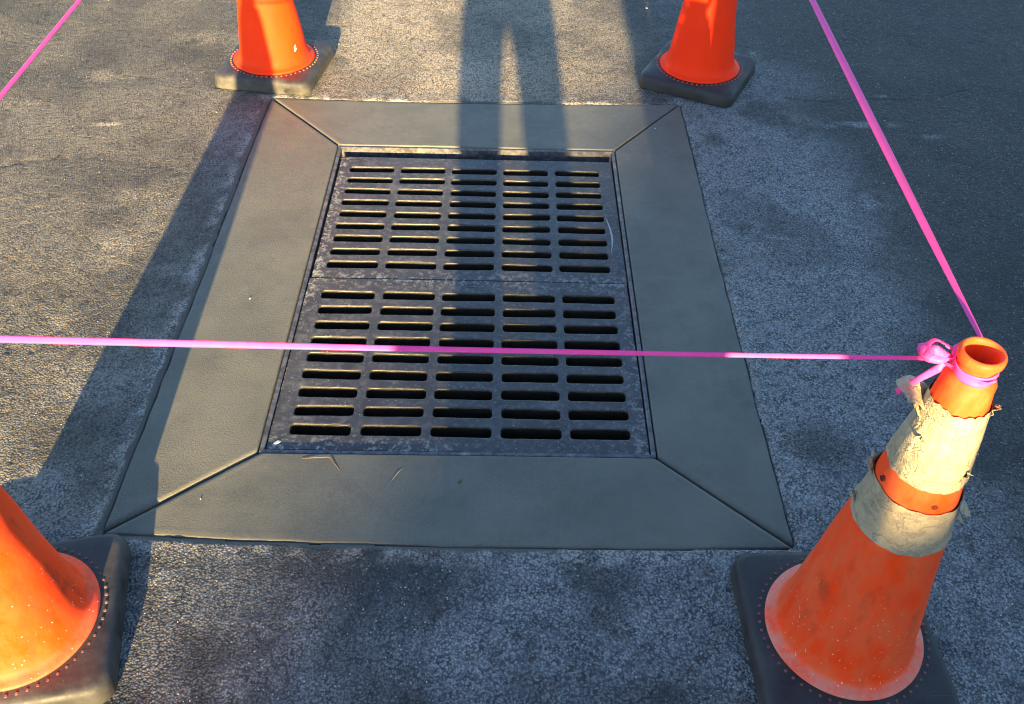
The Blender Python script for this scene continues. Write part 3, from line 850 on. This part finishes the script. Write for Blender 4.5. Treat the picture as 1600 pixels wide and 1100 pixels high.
# wraps round each neck
def wrap(cx, cy, z, h, r, seed, parent):
    V = []; F = []; n = 72; mz = 7; Rg = np.random.default_rng(seed)
    ph = Rg.uniform(0, 6, 6)
    for k in range(mz):
        f = k / (mz - 1)
        for i in range(n):
            an = 2 * math.pi * i / n
            zz = z + h * (f - .5) + .0012 * math.sin(2 * an + ph[0]) + .0006 * math.sin(5 * an + ph[1])
            rr = r + .0007 * math.sin(3 * an + ph[2] + 5 * f) + .0006 * math.sin(7 * f * 2 + an * 2 + ph[3]) + .0008 * math.sin(11 * f + 1.5 * an)
            V.append((cx + rr * math.cos(an), cy + rr * math.sin(an), zz))
    for k in range(mz - 1):
        for i in range(n):
            j = (i + 1) % n; F.append([k * n + i, k * n + j, (k + 1) * n + j, (k + 1) * n + i])
    o = mesh('tape_wrap', V, F, M_TAPE, parent); md = o.modifiers.new('thick', 'SOLIDIFY'); md.thickness = .0003
wrap(FRX, FRY, .6810, .0160, .0268, 1, barrier)
for cx, cy in ((-.734, -1.041), (-.695, 1.072), (.743, 1.081)): wrap(cx, cy, .6815, .014, .0268, 2, barrier)
# crumpled loops of the knot
ribbon('knot_loop', [(.668, -1.014, .680), (.652, -1.012, .678), (.640, -1.006, .680), (.636, -1.002, .687), (.642, -1.000, .694), (.655, -1.003, .693), (.667, -1.008, .688)], [.008, .018, .025, .026, .024, .016, .008], [.2, .4, .6, .8, .9, .5, .2], M_TAPE, barrier, .35, n=46, crinkle=.0011, seed=8)
ribbon('knot_loop', [(.666, -1.014, .682), (.652, -1.016, .688), (.640, -1.014, .692), (.635, -1.008, .684), (.643, -1.008, .677), (.660, -1.012, .676)], [.005, .011, .015, .014, .010, .005], [.3, .8, 1.2, 1.5, 1.2, .6], M_TAPE, barrier, .3, n=36, crinkle=.0009, seed=9)
ribbon('knot_tail', [(.666, -1.013, .678), (.655, -1.018, .665), (.641, -1.012, .640), (.627, -1.006, .615), (.622, -1.004, .604)], [.006, .011, .009, .007, .010], [.8, 1.1, 1.3, 1.0, .9], M_TAPE, barrier, .3, n=40, crinkle=.0004)
ribbon('knot_strand', [(.667, -1.020, .679), (.676, -.998, .686), (.695, -.992, .690), (.716, -1.002, .683)], [.008, .011, .009, .008], [.9, .7, .9, .6], M_TAPE, barrier, .3, n=40, crinkle=.0003)
ribbon('knot_strand', [(.655, -1.008, .671), (.668, -1.044, .681), (.690, -1.0655, .683), (.706, -1.061, .684)], [.004, .007, .007, .004], [1.2, 1.45, 1.5, 1.5], M_TAPE, barrier, .3, n=40, crinkle=.0003)
ribbon('knot_strand', [(.640, -1.008, .672), (.656, -1.012, .676), (.664, -1.022, .684), (.668, -1.020, .690)], [.004, .009, .008, .004], [.6, .8, .9, .9], M_TAPE, barrier, .3, n=30, crinkle=.0004)

# ---------------------------------------------------------------- litter: pine needles, leaf bits, grit
M_NEEDLE = flat_mat('dry_needle', (.22, .11, .055), .6, var=.3)
M_STRAW = flat_mat('straw_needle', (.42, .36, .22), .6, var=.3)
M_LEAF = flat_mat('leaf_bit', (.09, .055, .03), .8)
M_STONE = flat_mat('pale_stone', (.50, .47, .40), .8)
def needle(label, pts, w, mat, cat='pine needle', group=None):
    V = []; F = []; P = [Vector(p) for p in pts]
    for i, p in enumerate(P):
        d = (P[min(i + 1, len(P) - 1)] - P[max(i - 1, 0)]).normalized(); s = d.cross(Vector((0, 0, 1))).normalized()
        ww = w * (.5 if i in (0, len(P) - 1) else 1)
        for k in range(6):
            an = math.pi * k / 3; V.append(tuple(p + s * (ww * math.cos(an)) + Vector((0, 0, ww * (1 + math.sin(an))))))
    for i in range(len(P) - 1):
        for k in range(6): j = (k + 1) % 6; F.append([i * 6 + k, i * 6 + j, (i + 1) * 6 + j, (i + 1) * 6 + k])
    F.append(list(range(6))); F.append([(len(P) - 1) * 6 + k for k in range(6)])
    return tag(mesh('pine_needle', V, F, mat), label, cat, group)
needle('bent reddish pine needle lying on the near slab just below the grate', [(-.322, -.636, .0008), (-.295, -.6345, .002), (-.268, -.633, .0025), (-.262, -.636, .0018), (-.252, -.650, .001), (-.241, -.665, .0008)], .0009, M_NEEDLE)
needle('straight pale pine needle lying slantwise on the near slab', [(-.136, -.703, .0008), (-.128, -.685, .0015), (-.120, -.670, .002), (-.111, -.657, .001)], .0009, M_STRAW)
needle('short dark twig across the near edge of the concrete', [(.03, -.853, .003), (.05, -.846, .004), (.068, -.838, .003)], .0008, M_LEAF, 'twig')
def leaf(name, label, cat, x, y, r, mat, z=.001, h=.3, seed=1):
    bm = bmesh.new(); bmesh.ops.create_icosphere(bm, subdivisions=2, radius=r, matrix=Matrix.Translation((0, 0, 0)))
    Rg = random.Random(seed)
    for v_ in bm.verts:
        k = 1 + Rg.uniform(-.22, .22); v_.co.x *= 1.3 * k; v_.co.y *= .8 * k; v_.co.z *= h * k
    o = from_bm(name, bm, mat, None, False); o.location = (x, y, z + r * h); o.rotation_euler[2] = seed
    return tag(o, label, cat)
leaf('leaf_scrap', 'tiny brown leaf scrap in the middle of the near slab', 'leaf', .007, -.690, .0045, M_LEAF)
leaf('pebble', 'pale pebble lying on the near part of the left slab', 'pebble', -.505, -.745, .0015, M_STONE, h=.7, seed=2)
leaf('pebble', 'small pale pebble high on the right slab near its far corner', 'pebble', .56, .735, .0022, M_STONE, h=.7, seed=3)
leaf('pebble', 'small pale pebble on the left slab beside the pink tape', 'pebble', -.535, -.13, .0020, M_STONE, h=.7, seed=4)
leaf('pebble', 'round pale pebble on the shaded asphalt left of the far right cone', 'pebble', .625, 1.64, .0045, M_STONE, h=.8, seed=5)
leaf('pebble', 'pale pebble at the left corner of the far right cone base', 'pebble', .553, 1.000, .0040, M_STONE, z=.004, h=.7, seed=6)
# a flat blob of set mortar at the near left corner of the grate
leaf('mortar_blob', 'flat pale mortar blob at the near left corner of the near grate', 'mortar', -.385, -.588, .007, M_STONE, z=-.0075, h=.12, seed=7)

# grit scattered over the asphalt
def grit():
    Rg = np.random.default_rng(77)
    x = Rg.uniform(-1.9, 2.2, 60000); y = Rg.uniform(-1.3, 2.1, 60000)
    ok = ~((x > -.69) & (x < .675) & (y > -.86) & (y < .90))
    dens = ss(.30, .70, fbm(x, y, .22, 300, 3)) * (.35 + .65 * np.maximum(ss(.6, .7, x), ss(-.8, -.9, y)))
    ok &= Rg.random(60000) < .62 * dens
    x, y = x[ok], y[ok]; n = len(x)
    base = np.array([(1, 0, 0), (-1, 0, 0), (0, 1, 0), (0, -1, 0), (0, 0, 1), (0, 0, -1)], float)
    fc = np.array([(0, 2, 4), (2, 1, 4), (1, 3, 4), (3, 0, 4), (2, 0, 5), (1, 2, 5), (3, 1, 5), (0, 3, 5)])
    s_ = .0006 + .0011 * Rg.random(n) ** 3 + .0011 * (Rg.random(n) < .02)
    P = base[None] * s_[:, None, None] * Rg.uniform(.55, 1.35, (n, 6, 1)); an = Rg.uniform(0, 6.3, n)[:, None]; cs, sn = np.cos(an), np.sin(an)
    P = np.stack([P[..., 0] * cs - P[..., 1] * sn + x[:, None], P[..., 0] * sn + P[..., 1] * cs + y[:, None], P[..., 2] * .7 + .0021], -1)
    allV = [P.reshape(-1, 3)]; allF = (fc[None] + np.arange(n)[:, None, None] * 6).reshape(-1, 3)
    t = NT('grit'); ob = t.pos(); c = t.mix(t.ramp(t.noise(ob, 90, 2), .35, .65), (.20, .195, .18), (.58, .56, .52))
    o = mesh('grit', allV[0], allF, t.bsdf(c, .8), smooth=False)
    tag(o, 'fine pale grit scattered over the dark asphalt', 'grit', None, 'stuff')
grit()

# ---------------------------------------------------------------- behind the camera: the photographer, and unseen things added for their shade
def person(label, x, y, rz, joints, edges, shirt, trousers, skin, hair, waist=.98):
    t = thing('person', label, 'person', (x, y, 0), rz)
    me = bpy.data.meshes.new('body'); names = list(joints); me.from_pydata([joints[k][0] for k in names], [(names.index(a_), names.index(b_)) for a_, b_ in edges], [])
    o = bpy.data.objects.new('body', me); COL.objects.link(o)
    sk = o.modifiers.new('skin', 'SKIN'); sk.use_smooth_shade = True
    for i, k in enumerate(names):
        d = me.skin_vertices[0].data[i]; rr = joints[k][1]
        d.radius = rr if isinstance(rr, tuple) else (rr, rr); d.use_root = (k == 'pelvis')
    ss_ = o.modifiers.new('sub', 'SUBSURF'); ss_.levels = 2; ss_.render_levels = 2
    dg = bpy.context.evaluated_depsgraph_get(); bpy.context.view_layer.update()
    ev = o.evaluated_get(bpy.context.evaluated_depsgraph_get()); nm = bpy.data.meshes.new_from_object(ev)
    bpy.data.objects.remove(o)
    b = bpy.data.objects.new('body', nm); COL.objects.link(b); b.parent = t
    nm.materials.clear()
    for mt in (skin, shirt, trousers, M_SHOE): nm.materials.append(mt)
    hands = [Vector(joints[k][0]) for k in names if k.startswith('palm')]
    wr = [Vector(joints[k][0]) for k in names if k.startswith('wrist')]
    for p in nm.polygons:
        c = Vector(p.center); p.use_smooth = True
        if c.z < .085: p.material_index = 3
        elif c.z > 1.47: p.material_index = 0
        elif any((c - h).length < .115 for h in hands): p.material_index = 0
        elif c.z > waist or any((c - h).length < .2 for h in wr): p.material_index = 1
        else: p.material_index = 2
    # head with features
    bm = bmesh.new(); bmesh.ops.create_uvsphere(bm, u_segments=32, v_segments=24, radius=1)
    hd = Vector(joints['head'][0]) + Vector((0, .02, .02))
    for v_ in bm.verts:
        x_, y_, z_ = v_.co
        w = 1 - .22 * max(0, -z_) ** 1.5
        v_.co = Vector((x_ * .074 * w, y_ * .095 * (1 - .1 * max(0, -z_)), z_ * .118))
        front = max(0, y_)
        v_.co.y += front ** 8 * (.022 * math.exp(-(x_ / .16) ** 2 - ((z_ + .12) / .16) ** 2) + .006 * math.exp(-(x_ / .3) ** 2 - ((z_ + .42) / .08) ** 2))
        v_.co.y -= front ** 4 * .010 * (math.exp(-((abs(x_) - .36) / .14) ** 2 - ((z_ - .04) / .1) ** 2))
        v_.co += hd
    h_ = from_bm('head', bm, skin, t, True)
    bm = bmesh.new(); bmesh.ops.create_uvsphere(bm, u_segments=28, v_segments=18, radius=1)
    for v_ in list(bm.verts):
        if v_.co.z < -.25 or (v_.co.y > .35 and v_.co.z < .45): bm.verts.remove(v_)
    for v_ in bm.verts: v_.co = Vector((v_.co.x * .081, v_.co.y * .102 - .004, v_.co.z * .128)) + hd
    from_bm('hair', bm, hair, h_, True)
    for sx in (-1, 1):
        bm = bmesh.new(); bmesh.ops.create_icosphere(bm, subdivisions=2, radius=.012, matrix=Matrix.Translation(hd + Vector((sx * .027, .078, .006)))); from_bm('eye', bm, M_EYE, h_, True)
        bm = bmesh.new(); bmesh.ops.create_icosphere(bm, subdivisions=2, radius=1, matrix=Matrix.Translation(hd + Vector((sx * .077, -.005, -.005))) @ Matrix.Diagonal((.009, .018, .03, 1))); from_bm('ear', bm, skin, h_, True)
    return t
M_SKIN = flat_mat('skin', (.42, .24, .17), .5, var=.08); M_SHOE = flat_mat('work_boot', (.10, .06, .035), .7); M_EYE = flat_mat('eye_white', (.7, .7, .68), .2)
M_SHIRT = flat_mat('grey_shirt', (.16, .17, .19), .85, var=.2); M_JEANS = flat_mat('jeans', (.04, .06, .11), .9, var=.3); M_HAIR = flat_mat('brown_hair', (.05, .03, .02), .7, var=.4)
M_VEST = flat_mat('khaki_shirt', (.26, .21, .12), .85, var=.2)

def arm(J, E, sd, shoulder, elbow, wrist, palm, fdir, spread):
    """arm and five-fingered hand as part of the body graph"""
    J['shoulder' + sd] = (shoulder, .062); J['elbow' + sd] = (elbow, .044); J['wrist' + sd] = (wrist, (.027, .022)); J['palm' + sd] = (palm, (.034, .018))
    E += [('chest', 'shoulder' + sd), ('shoulder' + sd, 'elbow' + sd), ('elbow' + sd, 'wrist' + sd), ('wrist' + sd, 'palm' + sd)]
    p = Vector(palm); f = Vector(fdir).normalized(); s = Vector(spread).normalized(); nrm = f.cross(s)
    for i, L in enumerate((.066, .074, .069, .054)):
        a_ = p + s * (.030 - .019 * i) + f * .045; b_ = a_ + f * (L * .5) + nrm * .006; c_ = b_ + f * (L * .36) + nrm * .020
        J[f'k{i}{sd}'] = (tuple(a_), .0095); J[f'm{i}{sd}'] = (tuple(b_), .0085); J[f't{i}{sd}'] = (tuple(c_), .0075)
        E += [('palm' + sd, f'k{i}{sd}'), (f'k{i}{sd}', f'm{i}{sd}'), (f'm{i}{sd}', f't{i}{sd}')]
    a_ = p + s * .034 - f * .012; b_ = a_ + s * .020 + f * .030; c_ = b_ + f * .030 + nrm * .008
    J['th' + sd] = (tuple(a_), .012); J['ti' + sd] = (tuple(b_), .0095)
    E += [('palm' + sd, 'th' + sd), ('th' + sd, 'ti' + sd)]

def torso(hx, E, slim=None):
    J = {'pelvis': ((hx, 0, .985), (.135, .10)), 'waist': ((hx + .01, .0, 1.08), (.140, .10)), 'chest': ((hx + .01, 0, 1.34), (.165, .105)),
         'neck': ((hx + .01, .01, 1.50), .058), 'head': ((hx + .01, .03, 1.62), .06)}
    if slim:
        for k, r in slim.items(): J[k] = (J[k][0], r)
    E += [('pelvis', 'waist'), ('waist', 'chest'), ('chest', 'neck'), ('neck', 'head')]
    return J
def leg_(J, E, sd, hip, knee, ankle):
    J['hip' + sd] = (hip, .090); J['knee' + sd] = (knee, .064); J['calf' + sd] = ((knee[0] * .6 + ankle[0] * .4, knee[1] * .6 + ankle[1] * .4 - .02, knee[2] * .66), .057)
    J['ankle' + sd] = (ankle, .042); J['toe' + sd] = ((ankle[0] * 1.05, ankle[1] + .17, .035), (.045, .032)); 
    E += [('pelvis', 'hip' + sd), ('hip' + sd, 'knee' + sd), ('knee' + sd, 'calf' + sd), ('calf' + sd, 'ankle' + sd), ('ankle' + sd, 'toe' + sd)]

# the photographer, phone held up in both hands... one hand, the other hanging at the hip
E_ = []; J_ = torso(0, E_)
leg_(J_, E_, '_a', (-.098, 0, .86), (-.055, .02, .48), (-.060, -.02, .09))
leg_(J_, E_, '_b', (.105, 0, .86), (.152, .02, .48), (.172, -.02, .09))
arm(J_, E_, '_a', (-.17, 0, 1.42), (-.20, .16, 1.20), (-.055, .44, 1.42), (-.035, .515, 1.455), (.1, .5, .8), (1, .1, 0))
arm(J_, E_, '_b', (.19, 0, 1.42), (.30, -.02, 1.14), (.285, .10, .97), (.28, .125, .92), (-.05, .25, -.9), (-.2, 1, .2))
PH = person('photographer in jeans and grey shirt whose leg shadows cross the far slab', .080, -2.48, 0, J_, E_, M_SHIRT, M_JEANS, M_SKIN, M_HAIR)
bm = bmesh.new(); box(bm, .125, .285, -.05, .07, .885, 1.03); bmesh.ops.bevel(bm, geom=list(bm.edges), offset=.018, segments=3, affect='EDGES')  # made-up hip pouch, added to close a sunlit gap on the tape
pouch = from_bm('shade_pouch', bm, flat_mat('tan_canvas', (.20, .14, .08), .85), PH, True)
bm = bmesh.new(); box(bm, .120, .290, -.056, .076, .975, 1.036); bmesh.ops.bevel(bm, geom=list(bm.edges), offset=.012, segments=2, affect='EDGES')
from_bm('shade_pouch_flap', bm, flat_mat('tan_canvas_flap', (.16, .11, .06), .85), pouch, True)
# the phone the picture is taken with, held in that hand just behind the lens
ph = thing('phone', 'thin dark phone held up by the photographer', 'phone', (.0858, -1.895, 1.478), 0)
bm = bmesh.new(); box(bm, -.075, .075, -.004, .004, -.037, .037); bmesh.ops.bevel(bm, geom=list(bm.edges), offset=.003, segments=2, affect='EDGES')
pb = from_bm('phone_case', bm, flat_mat('phone_black', (.01, .01, .012), .3), ph, True)
bm = bmesh.new(); box(bm, -.070, .070, -.0052, -.0041, -.033, .033); from_bm('phone_screen', bm, flat_mat('phone_glass', (.02, .02, .025), .1), ph)
ph.rotation_euler = (math.radians(-43), 0, 0)

# unseen steel pole added to cast a thin shadow near the far right cone
def shade_post():
    t = thing('shade_post', 'unseen round steel pole added to cast the thin shadow left of the far right cone', 'shade_post', (.583, -3.0, 0))
    Pm = flat_mat('galvanised_post', (.30, .31, .32), .5, .6)
    bm = bmesh.new(); bmesh.ops.create_cone(bm, cap_ends=True, segments=32, radius1=.053, radius2=.053, depth=2.4, matrix=Matrix.Translation((0, 0, 1.2))); from_bm('shaft', bm, Pm, t, True)
    V, F = lathe([(0, 2.47), (.03, 2.465), (.05, 2.44), (.058, 2.41), (.058, 2.385), (.0535, 2.385)], 32); mesh('cap', V, F, Pm, t)
    V, F = lathe([(.0535, .02), (.10, .018), (.105, .012), (.105, 0)], 32); mesh('base_plate', V, F, Pm, t)
shade_post()

# unseen vehicle added for shade, its rear end starting right of the near right cone
def shade_van():
    t = thing('shade_van', 'unseen white work vehicle added behind the photographer to shade the right side of the yard', 'shade_van', (.724, -6.2, 0))
    W_ = flat_mat('van_paint', (.72, .72, .70), .3, var=.03); G_ = flat_mat('van_glass', (.02, .025, .03), .08); K_ = flat_mat('van_black', (.02, .02, .02), .7)
    side = [(.0, .35), (.0, 2.05), (.06, 2.22), (.25, 2.30), (3.9, 2.30), (4.15, 2.20), (4.75, 1.45), (5.45, 1.22), (5.6, 1.05), (5.62, .35)]
    bm = bmesh.new(); L_ = [bm.verts.new((x, 0, z)) for x, z in side]; R_ = [bm.verts.new((x, 1.95, z)) for x, z in side]
    bm.faces.new(L_); bm.faces.new(R_[::-1])
    for i in range(len(side)): j = (i + 1) % len(side); bm.faces.new((L_[i], L_[j], R_[j], R_[i]))
    bmesh.ops.bevel(bm, geom=list(bm.edges), offset=.04, segments=3, affect='EDGES'); from_bm('body', bm, W_, t, True)
    for y in (-.004, 1.954):
        bm = bmesh.new(); box(bm, 3.55, 4.25, y - .006, y + .006, 1.38, 1.95); from_bm('side_window', bm, G_, t)
    bm = bmesh.new(); v_ = [bm.verts.new(p) for p in ((4.20, .12, 2.17), (4.20, 1.83, 2.17), (4.77, 1.83, 1.46), (4.77, .12, 1.46))]; bm.faces.new(v_); bmesh.ops.translate(bm, verts=v_, vec=(.02, 0, .015)); from_bm('windscreen', bm, G_, t)
    for x in (.95, 4.6):
        for y in (.10, 1.85):
            bm = bmesh.new(); bmesh.ops.create_cone(bm, cap_ends=True, segments=32, radius1=.34, radius2=.34, depth=.23, matrix=Matrix.Translation((x, y, .34)) @ Matrix.Rotation(math.pi / 2, 4, 'X'))
            bmesh.ops.bevel(bm, geom=[e_ for e_ in bm.edges if not e_.is_manifold or abs(e_.calc_face_angle(0)) > 1], offset=.03, segments=2, affect='EDGES')
            w_ = from_bm('wheel', bm, K_, t, True)
            bm = bmesh.new(); bmesh.ops.create_cone(bm, cap_ends=True, segments=24, radius1=.2, radius2=.2, depth=.25, matrix=Matrix.Translation((x, y, .34)) @ Matrix.Rotation(math.pi / 2, 4, 'X')); from_bm('hubcap', bm, flat_mat('hub_silver', (.4, .4, .42), .35, .8), w_)
    bm = bmesh.new(); box(bm, 5.60, 5.72, .1, 1.85, .35, .6); from_bm('front_bumper', bm, K_, t)
    bm = bmesh.new(); box(bm, -.008, -.002, .1, 1.85, .38, .62); from_bm('rear_bumper', bm, K_, t)
shade_van()

def shade_house():  # unseen building added for its shade; roof slope and height shaped to suit
    HY = -24.0
    t = thing('shade_house', 'unseen gabled building added behind the yard, its roof edge shaped to shade the near slab', 'shade_house', (0, HY, 0))
    Wm = flat_mat('house_wall', (.45, .42, .36), .85); Rm = flat_mat('roof_shingle', (.09, .085, .08), .9); Gm = flat_mat('house_glass', (.03, .035, .04), .1); Tm = flat_mat('trim_white', (.7, .7, .68), .5)
    zr = lambda x: HZ + .43 * x
    xl, xp = -5.2, 5.5
    bm = bmesh.new(); pr = [(xl + .5, 0), (2 * xp - xl - .5, 0), (2 * xp - xl - .5, zr(xl + .5) - .12), (xp, zr(xp) - .12), (xl + .5, zr(xl + .5) - .12)]
    A_ = [bm.verts.new((x, -.4, z)) for x, z in pr]; B_ = [bm.verts.new((x, -9, z)) for x, z in pr]; bm.faces.new(A_); bm.faces.new(B_[::-1])
    for i in range(5): j = (i + 1) % 5; bm.faces.new((A_[i], A_[j], B_[j], B_[i]))
    from_bm('wall', bm, Wm, t)
    bm = bmesh.new(); pr = [(xl, zr(xl)), (xp, zr(xp)), (2 * xp - xl, zr(xl)), (2 * xp - xl, zr(xl) - .14), (xp, zr(xp) - .14), (xl, zr(xl) - .14)]
    A_ = [bm.verts.new((x, 0, z)) for x, z in pr]; B_ = [bm.verts.new((x, -9.4, z)) for x, z in pr]
    bm.faces.new((A_[0], A_[1], A_[4], A_[5])); bm.faces.new((A_[1], A_[2], A_[3], A_[4])); bm.faces.new((B_[5], B_[4], B_[1], B_[0])); bm.faces.new((B_[4], B_[3], B_[2], B_[1]))
    for i in range(6): j = (i + 1) % 6; bm.faces.new((A_[i], A_[j], B_[j], B_[i]))
    from_bm('roof', bm, Rm, t)
    for x in (-1.5, 3.0, 9.0):
        bm = bmesh.new(); box(bm, x - .6, x + .6, -.4, -.34, .95, 2.15); w_ = from_bm('window', bm, Tm, t)
        bm = bmesh.new(); box(bm, x - .52, x + .52, -.338, -.32, 1.03, 2.07); from_bm('pane', bm, Gm, w_)
    bm = bmesh.new(); box(bm, 5.5, 6.5, -.4, -.34, 0, 2.1); d_ = from_bm('door', bm, Tm, t)
    bm = bmesh.new(); bmesh.ops.create_icosphere(bm, subdivisions=2, radius=.04, matrix=Matrix.Translation((6.4, -.30, 1.0))); from_bm('handle', bm, M_STEEL, d_)
HZ = .205 + 22.9 * .2035
shade_house()
